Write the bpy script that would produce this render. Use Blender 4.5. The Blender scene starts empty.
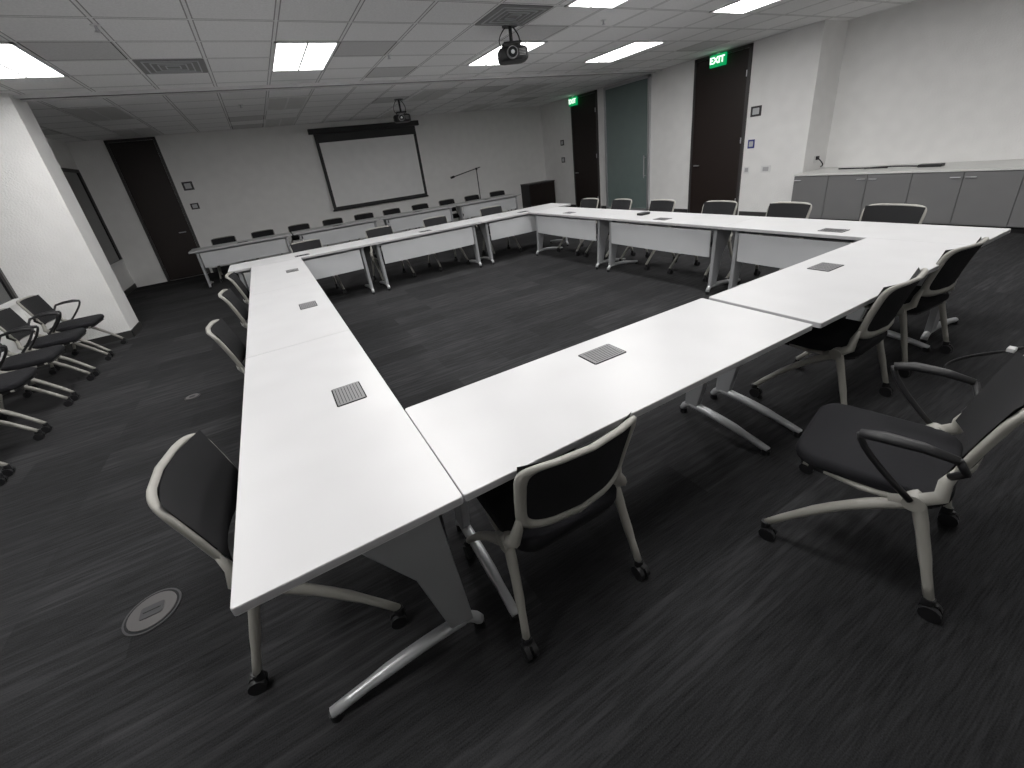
import bpy, bmesh, math, random
import numpy as np
from mathutils import Vector, Matrix
random.seed(4)
S=bpy.context.scene
S.view_settings.view_transform='Standard'
S.view_settings.gamma=1.2
COL=bpy.context.collection
HC=2.963; XR=8.28; YB=12.2; XL=-2.95; YF=-2.6; XREC=8.96; YC=4.35; YP0=7.38; YP1=7.85; XP=-2.06
# ---------------------------------------------------------------- materials
def mat(name,col,rough=.5,metal=0,emit=None,es=1,bump=None,bscale=200,spec=None,var=True,bd=.002,sheen=0):
    m=bpy.data.materials.new(name);m.use_nodes=True;nt=m.node_tree;b=nt.nodes['Principled BSDF']
    b.inputs['Base Color'].default_value=(*col,1);b.inputs['Roughness'].default_value=rough;b.inputs['Metallic'].default_value=metal
    if spec is not None:b.inputs['Specular IOR Level'].default_value=spec
    if emit: b.inputs['Emission Color'].default_value=(*emit,1);b.inputs['Emission Strength'].default_value=es
    tc=nt.nodes.new('ShaderNodeTexCoord')
    if bump:
        n=nt.nodes.new('ShaderNodeTexNoise');n.inputs['Scale'].default_value=bscale;n.inputs['Detail'].default_value=1
        nt.links.new(tc.outputs['Object'],n.inputs['Vector'])
        bp=nt.nodes.new('ShaderNodeBump');bp.inputs['Strength'].default_value=bump;bp.inputs['Distance'].default_value=bd
        nt.links.new(n.outputs['Fac'],bp.inputs['Height']);nt.links.new(bp.outputs['Normal'],b.inputs['Normal'])
    if var:
        n2=nt.nodes.new('ShaderNodeTexNoise');n2.inputs['Scale'].default_value=6;n2.inputs['Detail'].default_value=0;nt.links.new(tc.outputs['Object'],n2.inputs['Vector'])
        mx=nt.nodes.new('ShaderNodeMix');mx.data_type='RGBA'
        mx.inputs[6].default_value=(*[c*.95 for c in col],1);mx.inputs[7].default_value=(*[min(1,c*1.04) for c in col],1)
        nt.links.new(n2.outputs['Fac'],mx.inputs[0]);nt.links.new(mx.outputs[2],b.inputs['Base Color'])
    return m
M={}
M['wall']=mat('painted_drywall',(.80,.795,.785),.75,bump=1,bscale=50,bd=.006)
M['white']=mat('white_laminate',(.54,.54,.55),.35)
M['edge']=mat('table_edge_band',(.36,.36,.37),.4)
M['panel']=mat('modesty_panel',(.44,.45,.465),.5)
M['grey']=mat('grey_leg_metal',(.25,.255,.265),.45,.2)
M['silver']=mat('silver_foot',(.42,.43,.44),.35,.4)
M['frame']=mat('chair_frame_plastic',(.27,.262,.235),.45)
M['fabric']=mat('black_fabric',(.0085,.0085,.010),.95,bump=.6,bscale=400,spec=.15)
M['mesh']=mat('chair_mesh',(.012,.012,.013),.9,bump=.6,bscale=500,spec=.15)
M['black']=mat('black_plastic',(.008,.008,.009),.5,spec=.3)
M['door']=mat('dark_wood_door',(.010,.006,.005),.5,spec=.3)
M['dframe']=mat('door_frame_metal',(.025,.022,.022),.5)
M['alu']=mat('aluminium',(.5,.5,.52),.35,.7)
M['glass']=mat('frosted_glass',(.125,.165,.158),.25)
M['win']=mat('night_window_glass',(.004,.005,.006),.08)
M['screen']=mat('projection_fabric',(.78,.78,.78),.85)
M['cab']=mat('cabinet_laminate',(.12,.12,.122),.5)
M['counter']=mat('countertop',(.6,.6,.58),.35)
M['base']=mat('rubber_baseboard',(.015,.015,.015),.6)
M['signd']=mat('sign_dark',(.015,.012,.015),.5)
M['signb']=mat('sign_blue',(.01,.02,.17),.5)
M['exit']=mat('exit_green',(.0,.22,.06),.5,emit=(.0,.5,.12),es=.5)
M['exitt']=mat('exit_letters',(.9,1,.9),.5,emit=(.8,1,.85),es=1.6)
M['lamp']=mat('lamp_diffuser',(.9,.9,.9),.5,emit=(1,.985,.965),es=18,var=False)
M['lampoff']=mat('lamp_diffuser_off',(.55,.55,.54),.4)
M['wpl']=mat('white_plastic',(.7,.7,.7),.4)
M['brass']=mat('outlet_metal',(.011,.011,.012),.8,.0,spec=.1)
M['vent']=mat('vent_grey',(.2,.2,.2),.7)
M['ring']=mat('outlet_ring',(.034,.034,.036),.7,spec=.2)
M['lid']=mat('power_lid',(.17,.17,.175),.45,.3)
def pos_nodes(nt,sx,sy,ox=0,oy=0):
    g=nt.nodes.new('ShaderNodeNewGeometry');mp=nt.nodes.new('ShaderNodeVectorMath');mp.operation='SUBTRACT';mp.inputs[1].default_value=(ox,oy,0)
    m2=nt.nodes.new('ShaderNodeVectorMath');m2.operation='MULTIPLY';m2.inputs[1].default_value=(sx,sy,1)
    nt.links.new(g.outputs['Position'],mp.inputs[0]);nt.links.new(mp.outputs[0],m2.inputs[0]);return m2.outputs[0]
def math_(nt,op,a,b=None):
    n=nt.nodes.new('ShaderNodeMath');n.operation=op
    for i,v in enumerate([a,b]):
        if v is None: continue
        if isinstance(v,(int,float)): n.inputs[i].default_value=v
        else: nt.links.new(v,n.inputs[i])
    return n.outputs[0]
def ceiling_mat():
    m=bpy.data.materials.new('acoustic_tile');m.use_nodes=True;nt=m.node_tree;b=nt.nodes['Principled BSDF'];b.inputs['Roughness'].default_value=.9
    v=pos_nodes(nt,1/.64,1/.61,.59,5.44)
    sp=nt.nodes.new('ShaderNodeSeparateXYZ');nt.links.new(v,sp.inputs[0])
    ls=[]
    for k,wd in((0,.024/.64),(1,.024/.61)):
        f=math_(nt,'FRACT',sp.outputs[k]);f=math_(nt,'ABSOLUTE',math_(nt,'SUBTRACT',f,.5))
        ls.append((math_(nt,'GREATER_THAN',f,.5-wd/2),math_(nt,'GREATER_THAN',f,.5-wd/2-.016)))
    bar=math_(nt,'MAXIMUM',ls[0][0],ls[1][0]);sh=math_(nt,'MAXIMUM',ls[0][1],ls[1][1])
    fl=nt.nodes.new('ShaderNodeVectorMath');fl.operation='FLOOR';nt.links.new(v,fl.inputs[0])
    sp2=nt.nodes.new('ShaderNodeSeparateXYZ');nt.links.new(fl.outputs[0],sp2.inputs[0]);cb=nt.nodes.new('ShaderNodeCombineXYZ')
    nt.links.new(sp2.outputs[0],cb.inputs[0]);nt.links.new(sp2.outputs[1],cb.inputs[1])
    wn=nt.nodes.new('ShaderNodeTexWhiteNoise');wn.noise_dimensions='2D';nt.links.new(cb.outputs[0],wn.inputs['Vector'])
    dark=math_(nt,'GREATER_THAN',wn.outputs['Value'],.94)
    val=math_(nt,'ADD',.84,math_(nt,'MULTIPLY',wn.outputs['Value'],.07));val=math_(nt,'SUBTRACT',val,math_(nt,'MULTIPLY',dark,.32))
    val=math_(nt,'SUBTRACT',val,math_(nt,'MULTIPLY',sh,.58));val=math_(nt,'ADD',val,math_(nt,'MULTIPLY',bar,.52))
    n=nt.nodes.new('ShaderNodeTexNoise');n.inputs['Scale'].default_value=60;g=nt.nodes.new('ShaderNodeNewGeometry');nt.links.new(g.outputs['Position'],n.inputs['Vector'])
    val=math_(nt,'ADD',val,math_(nt,'MULTIPLY',math_(nt,'SUBTRACT',n.outputs['Fac'],.5),.26))
    c=nt.nodes.new('ShaderNodeCombineColor');[nt.links.new(val,c.inputs[i]) for i in range(3)]
    nt.links.new(c.outputs[0],b.inputs['Base Color']);return m
def carpet_mat():
    m=bpy.data.materials.new('carpet_tile');m.use_nodes=True;nt=m.node_tree;b=nt.nodes['Principled BSDF'];b.inputs['Roughness'].default_value=1;b.inputs['Specular IOR Level'].default_value=0
    b.inputs['Sheen Weight'].default_value=.02;b.inputs['Sheen Roughness'].default_value=.5
    def noise(sx,sy,det=2):
        n=nt.nodes.new('ShaderNodeTexNoise');n.inputs['Scale'].default_value=1;n.inputs['Detail'].default_value=det;nt.links.new(pos_nodes(nt,sx,sy),n.inputs['Vector']);return n.outputs['Fac']
    v=pos_nodes(nt,1.0,4.0)
    br=nt.nodes.new('ShaderNodeTexBrick');br.inputs['Scale'].default_value=1;br.inputs['Brick Width'].default_value=1;br.inputs['Row Height'].default_value=1;br.inputs['Mortar Size'].default_value=0
    br.inputs['Color1'].default_value=(0,0,0,1);br.inputs['Color2'].default_value=(1,1,1,1);nt.links.new(v,br.inputs['Vector'])
    a=noise(2.6,36,2);c_=noise(8,170,1);d=noise(240,240,0)
    s=nt.nodes.new('ShaderNodeSeparateColor');nt.links.new(br.outputs['Color'],s.inputs[0])
    val=math_(nt,'MULTIPLY',math_(nt,'SUBTRACT',a,.44),.045);val=math_(nt,'MAXIMUM',val,0)
    val=math_(nt,'MULTIPLY',val,math_(nt,'ADD',s.outputs[0],.25))
    val=math_(nt,'ADD',val,math_(nt,'MULTIPLY',math_(nt,'SUBTRACT',c_,.48),.018))
    val=math_(nt,'ADD',val,math_(nt,'MULTIPLY',math_(nt,'SUBTRACT',d,.5),.014))
    val=math_(nt,'ADD',val,math_(nt,'MULTIPLY',s.outputs[0],.005));val=math_(nt,'ADD',val,.0125);val=math_(nt,'MAXIMUM',val,.003)
    c=nt.nodes.new('ShaderNodeCombineColor');nt.links.new(val,c.inputs[0]);nt.links.new(val,c.inputs[1]);nt.links.new(math_(nt,'MULTIPLY',val,1.05),c.inputs[2])
    nt.links.new(c.outputs[0],b.inputs['Base Color'])
    return m
M['ceil']=ceiling_mat();M['carpet']=carpet_mat()
# ---------------------------------------------------------------- mesh builder
class B:
    def __init__(s): s.v=[];s.f=[];s.m=[];s.sm=[];s.mats=[]
    def mi(s,k):
        if k not in s.mats:s.mats.append(k)
        return s.mats.index(k)
    def add(s,vs,fs,k,smooth=False,mx=None):
        o=len(s.v);i=s.mi(k)
        for p in vs:
            p=Vector(p); s.v.append(tuple(mx@p if mx else p))
        for f in fs: s.f.append([o+a for a in f]);s.m.append(i);s.sm.append(smooth)
    def bm(s,bm,k,smooth=False,mx=None):
        bm.verts.ensure_lookup_table();bm.verts.index_update()
        s.add([v.co[:] for v in bm.verts],[[v.index for v in f.verts] for f in bm.faces],k,smooth,mx);bm.free()
    def box(s,c,d,k,bev=0,rot=None,seg=2,smooth=False):
        bm=bmesh.new();bmesh.ops.create_cube(bm,size=1)
        for v in bm.verts: v.co=Vector((v.co.x*d[0],v.co.y*d[1],v.co.z*d[2]))
        if bev: bmesh.ops.bevel(bm,geom=list(bm.edges),offset=bev,segments=seg,affect='EDGES',profile=.5)
        mx=Matrix.Translation(c)
        if rot: mx=mx@rot
        s.bm(bm,k,smooth,mx)
    def b2(s,a,b,k,bev=0):
        s.box([(a[i]+b[i])/2 for i in range(3)],[b[i]-a[i] for i in range(3)],k,bev)
    def prism(s,poly,h0,h1,k,axis='z',bev=0,smooth=False,mx=None,seg=2):
        bm=bmesh.new();vs=[bm.verts.new((p[0],p[1],h0)) for p in poly];f=bm.faces.new(vs)
        r=bmesh.ops.extrude_face_region(bm,geom=[f]);
        for v in [g for g in r['geom'] if isinstance(g,bmesh.types.BMVert)]: v.co.z=h1
        bmesh.ops.recalc_face_normals(bm,faces=bm.faces)
        if bev:
            es=[e for e in bm.edges if abs(e.verts[0].co.z-e.verts[1].co.z)<1e-6]
            bmesh.ops.bevel(bm,geom=es,offset=bev,segments=seg,affect='EDGES',profile=.5)
        if axis=='x': mm=Matrix(((0,0,1,0),(1,0,0,0),(0,1,0,0),(0,0,0,1)))
        elif axis=='y': mm=Matrix(((1,0,0,0),(0,0,-1,0),(0,1,0,0),(0,0,0,1)))
        else: mm=Matrix.Identity(4)
        if mx: mm=mx@mm
        s.bm(bm,k,smooth,mm)
    def tube(s,pts,r,k,seg=8,closed=False,flat=1.0):
        pts=[Vector(p) for p in pts];n=len(pts)
        rs=r if isinstance(r,(list,tuple)) else [r]*n
        vs=[];fs=[];pu=None
        for i,p in enumerate(pts):
            if closed: t=(pts[(i+1)%n]-pts[i-1])
            else: t=pts[min(i+1,n-1)]-pts[max(i-1,0)]
            t.normalize()
            if pu is None:
                u=Vector((0,0,1)) if abs(t.z)<.9 else Vector((0,1,0))
            else: u=pu
            u=(u-t*u.dot(t)).normalized();pu=u;w=t.cross(u)
            for j in range(seg):
                a=2*math.pi*j/seg;vs.append(p+(u*math.cos(a)+w*math.sin(a)*flat)*rs[i])
        for i in range(n if closed else n-1):
            for j in range(seg):
                a=i*seg+j;b=i*seg+(j+1)%seg;c=((i+1)%n)*seg+(j+1)%seg;d=((i+1)%n)*seg+j;fs.append([a,b,c,d])
        if not closed: fs.append(list(range(seg))[::-1]);fs.append([(n-1)*seg+j for j in range(seg)])
        s.add(vs,fs,k,True)
    def cyl(s,a,b,r,k,seg=16,smooth=True,r2=None):
        a=Vector(a);b=Vector(b);t=(b-a).normalized();u=Vector((0,0,1)) if abs(t.z)<.9 else Vector((1,0,0));u=(u-t*u.dot(t)).normalized();w=t.cross(u)
        r2=r if r2 is None else r2
        vs=[a+(u*math.cos(2*math.pi*j/seg)+w*math.sin(2*math.pi*j/seg))*r for j in range(seg)]+[b+(u*math.cos(2*math.pi*j/seg)+w*math.sin(2*math.pi*j/seg))*r2 for j in range(seg)]
        s.add(vs,[[j,(j+1)%seg,seg+(j+1)%seg,seg+j] for j in range(seg)],k,smooth)
        s.add(vs,[list(range(seg))[::-1],[seg+j for j in range(seg)]],k,False)
    def mesh(s,name):
        me=bpy.data.meshes.new(name);me.from_pydata(s.v,[],s.f)
        for k in s.mats: me.materials.append(M[k])
        me.polygons.foreach_set('material_index',s.m);me.polygons.foreach_set('use_smooth',s.sm)
        bm=bmesh.new();bm.from_mesh(me);bmesh.ops.recalc_face_normals(bm,faces=bm.faces);bm.to_mesh(me);bm.free()
        me.update();return me
    def obj(s,name,loc=(0,0,0),rz=0): return place(s.mesh(name),name,loc,rz)
def place(me,name,loc=(0,0,0),rz=0):
    o=bpy.data.objects.new(name,me);COL.objects.link(o);o.location=loc;o.rotation_euler=(0,0,rz);return o
def arc(p0,p1,p2,n=8):
    p0,p1,p2=map(Vector,(p0,p1,p2));return [p0*(1-t)**2+p1*2*t*(1-t)+p2*t*t for t in [i/n for i in range(n+1)]]
def rrect(w,d,r,n=5,cx=0,cy=0):
    out=[]
    for sx,sy,a0 in((1,1,0),(-1,1,90),(-1,-1,180),(1,-1,270)):
        for i in range(n+1):
            a=math.radians(a0+90*i/n);out.append((cx+sx*(w/2-r)+r*math.cos(a),cy+sy*(d/2-r)+r*math.sin(a)))
    return out
# ---------------------------------------------------------------- room shell
def simple(name,a,b,k,bev=0):
    x=B();x.b2(a,b,k,bev);return x.obj(name)
simple('floor',(XL-.2,YF-.2,-.1),(XREC+.2,YB+.2,0),'carpet')
simple('ceiling',(XL-.2,YF-.2,HC),(XREC+.2,YB+.2,HC+.1),'ceil')
simple('wall_left',(XL-.15,YF,0),(XL,YB,HC),'wall')
simple('wall_back',(XL,YB,0),(XREC,YB+.15,HC),'wall')
simple('wall_front',(XL,YF-.15,0),(XREC,YF,HC),'wall')
simple('wall_right',(XR,YC,0),(XREC+.15,YB,HC),'wall')
simple('wall_recess',(XREC,YF,0),(XREC+.15,YC,HC),'wall')
simple('wall_pier',(XL,YP0,0),(XP,YP1,HC),'wall')
x=B();x.b2((XL,YP0-.012,0),(XP+.012,YP0,.1),'base');x.b2((XP,YP0-.012,0),(XP+.012,YP1+.01,.1),'base');x.obj('baseboard_pier')
x=B();x.b2((XL,YP1,0),(XL+.012,YB,.1),'base');x.b2((XL,YF,0),(XL+.012,YP0,.1),'base');x.obj('baseboard_left')
x=B();x.b2((-1.45,YB-.012,0),(XR,YB,.1),'base');x.obj('baseboard_back')
x=B()
for a,b in((YC,5.44),(6.68,7.76),(9.32,9.56),(10.7,YB)): x.b2((XR-.012,a,0),(XR,b,.1),'base')
x.obj('baseboard_right')
x=B();x.b2((XP,YP0+.12,HC-.035),(XR,YP0+.16,HC),'wpl');x.b2((XP,YP0+.16,HC-.02),(XR,YP0+.30,HC),'dframe');x.b2((XP,YP0+.30,HC-.035),(XR,YP0+.34,HC),'wpl');x.obj('trim_partition_track')
def dark_door(name,y0,y1,handle_near=True):
    x=B();h=HC-.02
    x.b2((XR-.035,y0,0),(XR,y0+.05,h),'dframe');x.b2((XR-.035,y1-.05,0),(XR,y1,h),'dframe');x.b2((XR-.035,y0,h-.05),(XR,y1,h),'dframe')
    x.b2((XR-.025,y0+.055,.01),(XR,y1-.055,h-.055),'door')
    yh=y1-.14
    x.cyl((XR-.025,yh,1.0),(XR-.075,yh,1.0),.012,'alu');x.cyl((XR-.075,yh+.01,1.0),(XR-.075,yh-.12,1.0),.01,'alu')
    for z in(.3,1.4,2.5): x.cyl((XR-.04,y0+.055,z-.05),(XR-.04,y0+.055,z+.05),.008,'alu')
    return x.obj(name)
dark_door('door_1',5.47,6.65);dark_door('door_2',9.59,10.68)
x=B();h=HC-.02;x.b2((-2.36,YB-.035,0),(-2.31,YB,h),'dframe');x.b2((-1.55,YB-.035,0),(-1.5,YB,h),'dframe');x.b2((-2.36,YB-.035,h-.05),(-1.5,YB,h),'dframe')
x.b2((-2.305,YB-.025,.01),(-1.555,YB,h-.055),'door');x.cyl((-1.65,YB-.025,1),(-1.65,YB-.075,1),.012,'alu');x.cyl((-1.64,YB-.075,1),(-1.77,YB-.075,1),.01,'alu');x.obj('door_3')
x=B();y0,y1=7.79,9.29;h=HC-.03
for a,b in((y0,y0+.05),(y1-.05,y1)): x.b2((XR-.06,a,0),(XR,b,h),'alu')
x.b2((XR-.06,y0,h-.06),(XR,y1,h),'alu');x.b2((XR-.06,y0,0),(XR,y1,.08),'alu');x.b2((XR-.035,y0+.05,.08),(XR-.01,y1-.05,h-.06),'glass')
x.cyl((XR-.09,y0+.12,.8),(XR-.09,y0+.12,1.3),.012,'alu');x.cyl((XR-.09,y0+.12,.85),(XR-.04,y0+.12,.85),.008,'alu');x.cyl((XR-.09,y0+.12,1.25),(XR-.04,y0+.12,1.25),.008,'alu');x.obj('door_4')
def window(name,y0,y1,z0,z1,n):
    x=B();t=.05
    x.b2((XL,y0,z0),(XL+.02,y1,z1),'win')
    x.b2((XL,y0,z0-t),(XL+.05,y1,z0),'wpl');x.b2((XL,y0,z1),(XL+.05,y1,z1+t),'dframe')
    for i in range(n+1):
        y=y0+(y1-y0)*i/n;x.b2((XL,y-.025,z0),(XL+.045,y+.025,z1),'dframe')
    return x.obj(name)
window('window_1',7.95,12.0,.66,2.4,4);window('window_2',-2.2,7.33,.8,2.45,7)
def exit_sign(y,z):
    x=B();x.b2((-.03,-.16,-.1),(.03,.16,.1),'exit',.008);x.b2((-.02,-.03,.1),(.02,.03,.135),'wpl');o=x.obj('exit_sign',(XR-.07,y,z))
    c=bpy.data.curves.new('exit_letters','FONT');c.body='EXIT';c.size=.15;c.align_x='CENTER';c.align_y='CENTER';c.extrude=.002;c.offset=.003;c.materials.append(M['exitt'])
    t=bpy.data.objects.new('exit_letters',c);COL.objects.link(t);t.parent=o;t.location=(-.034,0,0);t.rotation_euler=(math.pi/2,0,-math.pi/2)
exit_sign(6.1,HC-.14);exit_sign(10.5,HC-.14)
def plate(name,c,d,k,bev=.003):
    x=B();x.box((0,0,0),d,k,bev)
    x.box((-d[0]*.5 if d[0]<d[1] else 0,-d[1]*.5 if d[1]<d[0] else 0,0),[.002 if q==min(d) else q*.6 for q in d],'panel' if k!='wpl' else 'edge')
    return x.obj(name,c)
plate('room_sign',(XR-.006,5.30,1.86),(.01,.2,.17),'signd');plate('room_sign',(XR-.006,5.33,1.32),(.01,.13,.15),'signb')
plate('room_sign',(XR-.006,11.2,1.85),(.01,.17,.15),'signd');plate('room_sign',(XR-.006,11.2,1.38),(.01,.17,.15),'signd')
plate('room_sign',(-1.27,YB-.006,1.93),(.2,.01,.18),'signd');plate('room_sign',(-1.29,YB-.006,1.5),(.16,.01,.13),'signd')
plate('light_switch',(XR-.005,5.37,.87),(.01,.11,.12),'wpl');plate('light_switch',(XR-.005,5.0,.87),(.01,.18,.12),'wpl')
def fixture(xx,yy,on=True):
    x=B();w,l=.64,1.22;z=HC
    x.b2((0,0,-.012),(w,.03,0),'wpl');x.b2((0,l-.03,-.012),(w,l,0),'wpl');x.b2((0,0,-.012),(.03,l,0),'wpl');x.b2((w-.03,0,-.012),(w,l,0),'wpl')
    k='lamp' if on else 'lampoff'
    x.b2((.03,.03,-.006),(w/2-.012,l-.03,-.002),k);x.b2((w/2+.012,.03,-.006),(w-.03,l-.03,-.002),k);x.b2((w/2-.012,.03,-.012),(w/2+.012,l-.03,-.002),'wpl')
    return x.obj('ceiling_light_fixture',(xx,yy,z))
for xx in(-1.97,.59,3.25,5.45):
    for yy in(.56,3.0,5.44): fixture(xx,yy)
    for yy in(8.49,10.93): fixture(xx,yy,False)
def vent(x0,y0):
    x=B();x.b2((0,0,-.008),(.6,.6,0),'vent')
    for i in range(4):
        a=.05+.06*i; x.b2((a,a,-.014),(.6-a,a+.012,-.008),'panel');x.b2((a,.6-a-.012,-.014),(.6-a,.6-a,-.008),'panel');x.b2((a,a,-.014),(a+.012,.6-a,-.008),'panel');x.b2((.6-a-.012,a,-.014),(.6-a,.6-a,-.008),'panel')
    x.obj('air_vent',(x0,y0,HC))
vent(2.53,4.24);vent(-.67,6.05)
def sprinkler(x0,y0):
    x=B();x.cyl((0,0,-.005),(0,0,0),.035,'wpl');x.cyl((0,0,-.04),(0,0,0),.01,'alu');x.cyl((0,0,-.045),(0,0,-.04),.02,'alu');x.obj('fire_sprinkler',(x0,y0,HC))
for p in((-.7,5.0),(1.9,6.0),(4.1,4.6),(.2,9.0),(4.3,8.8)): sprinkler(*p)
def projector(px,py,rz,drop):
    x=B();x.cyl((0,0,-.01),(0,0,0),.09,'black');x.cyl((0,0,-drop+.1),(0,0,0),.02,'black')
    x.box((0,0,-drop+.09),(.2,.16,.02),'black')
    for sx in(-.09,.09): x.cyl((sx,0,-drop+.09),(sx*1.1,.05,-drop+.04),.008,'black')
    x.prism(rrect(.34,.29,.10),-drop-.09,-drop+.05,'black',bev=.04,smooth=True,seg=3)
    x.cyl((.03,.12,-drop-.02),(.03,.17,-drop-.02),.06,'lid',20);x.cyl((.03,.17,-drop-.02),(.03,.185,-drop-.02),.05,'win',20);x.cyl((.03,.18,-drop-.02),(.03,.187,-drop-.02),.02,'panel',20)
    for i in range(5): x.b2((-.12,.140,-drop-.05+i*.014),(-.05,.148,-drop-.045+i*.014),'vent')
    x.tube(arc((-.05,-.1,-drop+.05),(-.2,-.15,-drop/2),(-.03,-.03,0)),.008,'black');x.tube(arc((.05,-.1,-drop+.05),(.2,-.1,-drop/2),(.04,-.03,0)),.006,'black');x.obj('ceiling_projector',(px,py,HC),rz)
projector(2.97,4.85,math.radians(160),.26);projector(3.0,9.4,math.radians(170),.32)
x=B();e=.006;x.b2((1.5,YB-.13,2.72),(4.28,YB-e,2.84),'black',.01);x.b2((1.60,YB-.08,.95),(4.17,YB-.065,2.72),'black');x.b2((1.68,YB-.084,1.02),(4.09,YB-.08,2.52),'screen');x.cyl((1.58,YB-.075,.94),(4.19,YB-.075,.94),.02,'black');x.obj('projection_screen')
# ---------------------------------------------------------------- tables
def table_mesh(L,box=True):
    x=B();h=L/2
    x.prism(rrect(L-.003,.606,.008,2),.712,.74,'white',bev=.002)
    x.prism(rrect(L-.002,.607,.008,2),.716,.736,'edge')
    x.b2((-h+.12,.10,.66),(h-.12,.16,.711),'grey',.004);x.b2((-h+.12,-.16,.68),(h-.12,-.12,.711),'grey')
    for s in(-1,1):
        xc=s*(h-.12)
        x.prism([(-.06,.705),(.235,.705),(.275,.08),(.19,.08),(.12,.40)],xc-.02,xc+.02,'grey',axis='x',bev=.006)
        x.b2((xc-.035,-.24,.69),(xc+.035,.25,.712),'grey')
        p=arc((xc,-.25,.028),(xc,.02,.09),(xc,.235,.085),8)+arc((xc,.25,.084),(xc,.285,.07),(xc,.30,.03),3)
        x.tube(p,[.019]*3+[.023]*6+[.02]*4,'silver',10)
        for yy in(-.24,.295): x.cyl((xc,yy,0),(xc,yy,.03),.022,'black')
    n=10;vs=[];fs=[]
    for i in range(n+1):
        xx=-h+.16+(L-.32)*i/n;y=.262+.02*(1-(2*i/n-1)**2)
        vs+= [(xx,y,.40),(xx,y,.68),(xx,y-.012,.68),(xx,y-.012,.40)]
    for i in range(n):
        for j in range(4): fs.append([i*4+j,i*4+(j+1)%4,i*4+4+(j+1)%4,i*4+4+j])
    x.add(vs,fs,'panel')
    if box:
        x.prism(rrect(.19,.13,.008,2,0,.135),.7395,.743,'brass',bev=.001);x.b2((-.089,.076,.742),(.089,.194,.744),'lid')
        for i in range(8): x.b2((-.078,.085+i*.0135,.7435),(.078,.0875+i*.0135,.7450),'brass')
    return x.mesh('conference_table')
TM=table_mesh(1.829)
def table(cx,cy,rz,me=TM): place(me,'conference_table',(cx,cy,0),rz)
X0=-.347;Y0=.9465
for i in range(3): table(X0+.305,Y0+.9145+1.83*i,-math.pi/2)
table(X0+.61+.915,Y0+.305,0);table(2.125+.915,Y0+.289,0)
for i in range(3): table(3.955+.305,.935+.915+1.83*i,math.pi/2)
for i in range(3): table(-.62+.915+1.83*i,6.445+.305,math.pi)
for i in range(4): table(-1.45+.915+1.86*i,10.3,math.pi,TM)
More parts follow.
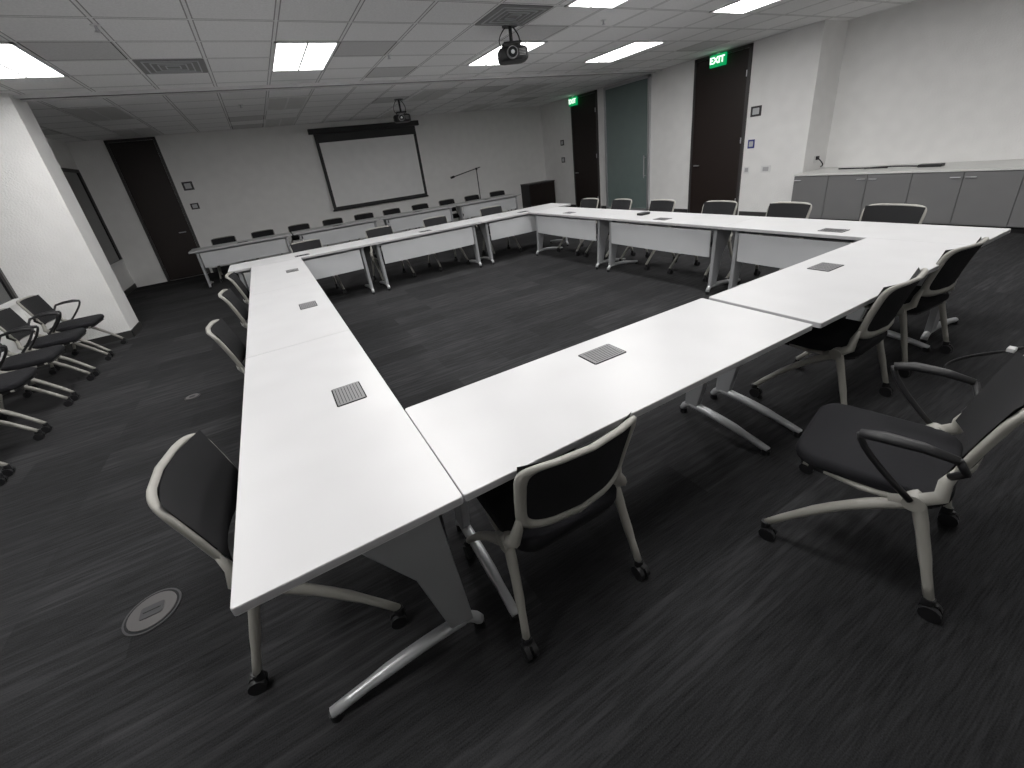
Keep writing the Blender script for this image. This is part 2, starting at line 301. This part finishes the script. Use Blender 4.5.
# ---------------------------------------------------------------- chairs
def chair_mesh(arms):
    x=B()
    x.prism(rrect(.47,.45,.09,5,0,.0),.405,.46,'fabric',bev=.02,smooth=True,seg=3)
    x.prism(rrect(.44,.42,.08,4,0,.0),.39,.407,'black')
    def bp(u,v):
        z=.675+.165*v
        w=.228+.010*v
        y=-.245-.035*(v+1)-.005*(v+1)**2+.055*u*u
        return Vector((u*w,y,z))
    N=48;out=[]
    for i in range(N):
        a=2*math.pi*i/N;c,s_=math.cos(a),math.sin(a);e=.32
        out.append((math.copysign(abs(c)**e,c),math.copysign(abs(s_)**e,s_)))
    inn=[(u*.87,(v*.885 if v>0 else v*.74)) for u,v in out]
    vs=[];fs=[]
    for i in range(N):
        po=bp(*out[i]);pi_=bp(*inn[i]);d=Vector((0,.012,0))
        mid=(po+pi_)/2
        vs+=[po+d*.3,mid+d*1.1,pi_+d*.3,pi_-d*.8,mid-d*1.3,po-d*.6]
    for i in range(N):
        for j in range(6): fs.append([i*6+j,i*6+(j+1)%6,((i+1)%N)*6+(j+1)%6,((i+1)%N)*6+j])
    x.add(vs,fs,'frame',True)
    rings=[.35,.7,1.0];vs=[];fs=[]
    for off in(0.002,-.006):
        for r in rings:
            for(u,v)in inn: vs.append(bp(u*r*1.01,v*r*1.01)+Vector((0,off,0)))
        vs.append(bp(0,0)+Vector((0,off,0)))
    nr=3;blk=nr*N+1
    for b in(0,1):
        o=b*blk
        for r in range(nr-1):
            for i in range(N): fs.append([o+r*N+i,o+r*N+(i+1)%N,o+(r+1)*N+(i+1)%N,o+(r+1)*N+i])
        for i in range(N): fs.append([o+nr*N,o+i,o+(i+1)%N])
    x.add(vs,fs,'mesh',True)
    vs=[];fs=[];n=10
    for i in range(n+1):
        u=-.93+1.86*i/n
        for v in(-.93,-.3,.3,.92):
            vs.append(bp(u,v)+Vector((0,.018,0)))
    for i in range(n):
        for j in range(3): fs.append([i*4+j,i*4+j+1,i*4+5+j,i*4+4+j])
    x.add(vs,fs,'mesh',True)
    for s in(-1,1):
        x.tube([bp(s*.95,-.6),bp(s*.98,-.95),(s*.235,-.195,.475),(s*.24,-.14,.43),(s*.24,-.08,.405)],[.010,.018,.022,.022,.016],'frame',8)
        x.cyl((s*.215,-.14,.43),(s*.262,-.14,.43),.03,'frame')
        x.tube(arc((s*.24,-.15,.43),(s*.245,-.19,.30),(s*.27,-.25,.075)),[.02]*3+[.018]*3+[.015]*3,'frame',8)
        x.tube(arc((s*.24,-.13,.415),(s*.25,.06,.31),(s*.265,.255,.075)),[.02]*3+[.018]*3+[.015]*3,'frame',8)
        x.tube([(s*.2,.18,.40),(s*.225,.0,.395),(s*.24,-.13,.42)],.012,'frame',6)
        for yy in(-.25,.255):
            cx=s*.27
            x.cyl((cx,yy,.05),(cx,yy,.085),.018,'black',10)
            for dx in(-.014,.014): x.cyl((cx+dx-.009,yy-.012,.03),(cx+dx+.009,yy-.012,.03),.03,'black',14)
            x.box((cx,yy-.006,.052),(.012,.045,.03),'black',.004)
        if arms:
            pad=[(s*.285,-.20,.655),(s*.29,-.12,.668),(s*.295,-.03,.668),(s*.29,.03,.655)]
            x.tube(pad,[.012,.016,.018,.014],'black',8,flat=1.3)
            x.tube(arc((s*.29,.03,.655),(s*.285,.03,.60),(s*.262,-.13,.44),6),.011,'black',8)
            x.tube([(s*.285,-.20,.655),(s*.255,-.225,.60),bp(s*1,-.75)],.012,'black',8)
    x.tube([(-.235,-.13,.395),(.235,-.13,.395)],.014,'frame',8)
    x.tube([(-.21,.17,.392),(.21,.17,.392)],.01,'black',8)
    return x.mesh('rolling_chair')
CM=chair_mesh(False);CA=chair_mesh(True)
R=math.radians
def chair(cx,cy,deg,arms=False): place(CA if arms else CM,'rolling_chair',(cx,cy,0),R(deg))
chair(.63,1.13,0);chair(-.22,1.55,-97)
chair(1.79,.52,13,True)
chair(2.74,1.15,3);chair(3.63,1.18,-3)
for y in(3.35,4.5,5.5): chair(-.22,y,-90)
for y in(1.75,2.65,3.45,4.35,5.15,5.9): chair(4.58,y,90+random.uniform(-6,6))
for xx in(.45,1.6,2.6,3.7): chair(xx,7.12,180+random.uniform(-6,6))
for i in range(10): chair(-.9+i*.74,10.72,180+random.uniform(-8,8))
for y in(3.55,4.2,4.86,5.52,6.18,6.84): chair(-2.36,y,-90+random.uniform(-2,2),True)
# ---------------------------------------------------------------- cabinets
x=B();cx=8.0;y1=YC-.02;y0=-2.0;zt=.79;xb=XREC-.005
x.b2((cx+.03,y0,.08),(xb,y1,zt-.03),'cab');x.b2((cx+.08,y0,0),(xb,y1,.08),'black');x.b2((cx-.01,y0,zt-.03),(xb,y1,zt),'counter',.003)
n=12
for i in range(n):
    a=y0+(y1-y0)*i/n+.004;b=y0+(y1-y0)*(i+1)/n-.004
    x.b2((cx+.008,a,.09),(cx+.03,b,zt-.036),'cab',.002)
    yc=(b-.07 if i%2 else a+.07);x.cyl((cx-.015,yc-.05,zt-.1),(cx-.015,yc+.05,zt-.1),.006,'alu')
    for q in(-.045,.045): x.cyl((cx-.015,yc+q,zt-.1),(cx+.01,yc+q,zt-.1),.004,'alu')
x.obj('base_cabinet')
x=B();x.box((0,0,0),(.11,.008,.12),'wpl',.003);x.box((.02,-.012,.02),(.06,.04,.06),'black');x.tube(arc((.02,-.02,.02),(.03,-.16,-.1),(.1,-.05,-.13)),.010,'black');x.obj('wall_outlet',(8.62,YC-.006,zt+.17))
x=B();x.box((0,0,.02),(.12,.26,.038),'black',.004);x.tube(arc((0,.1,.012),(.1,.5,.03),(.0,.8,.012)),.011,'black');x.tube(arc((0,.5,.012),(-.1,.9,.03),(.1,1.2,.012)),.011,'black');x.obj('power_strip',(8.4,2.7,zt+.001))
x=B();x.b2((0,0,.06),(.95,.5,.8),'black',.005);x.b2((-.01,-.01,.8),(.96,.5,.83),'dframe');x.b2((.02,-.01,.08),(.465,0,.78),'door');x.b2((.485,-.01,.08),(.93,0,.78),'door');x.b2((.04,.02,0),(.91,.48,.06),'black');x.obj('av_credenza',(7.28,YB-.52,0))
x=B();x.cyl((0,0,.02),(0,0,1.45),.014,'black');x.tube([(-.75,0,1.34),(.12,0,1.5)],.014,'black')
for a in(0,120,240): x.tube([(0,0,.12),(.3*math.cos(R(a)),.3*math.sin(R(a)),.012)],.011,'black')
x.cyl((-.80,0,1.33),(-.70,0,1.35),.03,'black');x.box((0,0,1.47),(.05,.05,.06),'black',.01);x.obj('microphone_boom_stand',(5.5,11.5,0))
def floorbox(fx,fy,r):
    x=B();x.cyl((0,0,0),(0,0,.006),r,'ring',32);x.cyl((0,0,.005),(0,0,.0065),r*.93,'brass',32);x.cyl((0,0,.006),(0,0,.009),r*.84,'dframe',32)
    x.prism(rrect(r*.8,r*.6,.01,3),.009,.012,'ring',bev=.001);x.b2((-r*.3,-r*.02,.012),(r*.3,r*.02,.0128),'brass')
    x.obj('floor_outlet',(fx,fy,0))
floorbox(-.94,1.94,.108);floorbox(-1.05,4.4,.06)
x=B();x.tube(arc((3.55,.80,.008),(3.75,.90,.008),(4.12,.68,.012),12),.007,'black',6);x.box((4.17,.66,.014),(.06,.04,.028),'wpl',.005);x.tube(arc((4.2,.65,.012),(4.4,.6,.006),(4.6,.3,.006),8),.007,'black',6);x.obj('extension_cord')
x=B();x.prism(rrect(.16,.10,.02,3),0,.03,'black',bev=.008);x.obj('conference_phone',(4.3,4.15,.7401))
# ---------------------------------------------------------------- world + camera
w=bpy.data.worlds.new('w');S.world=w;w.use_nodes=True;w.node_tree.nodes['Background'].inputs[0].default_value=(.02,.025,.04,1);w.node_tree.nodes['Background'].inputs[1].default_value=.3
yaw,pit,rol=.4632,.4115,-.1324
F=Vector((math.sin(yaw)*math.cos(pit),math.cos(yaw)*math.cos(pit),-math.sin(pit)));Rv=Vector((math.cos(yaw),-math.sin(yaw),0));U=Rv.cross(F)
R2=math.cos(rol)*Rv+math.sin(rol)*U;U2=-math.sin(rol)*Rv+math.cos(rol)*U
cam=bpy.data.cameras.new('camera');co=bpy.data.objects.new('camera',cam);COL.objects.link(co)
mw=Matrix((R2,U2,-F)).transposed().to_4x4();mw.translation=(0,0,1.6289);co.matrix_world=mw
cam.sensor_width=36;cam.lens=420.5453/1024*36;cam.shift_x=.00444;cam.shift_y=-.03957;cam.clip_start=.02;S.camera=co
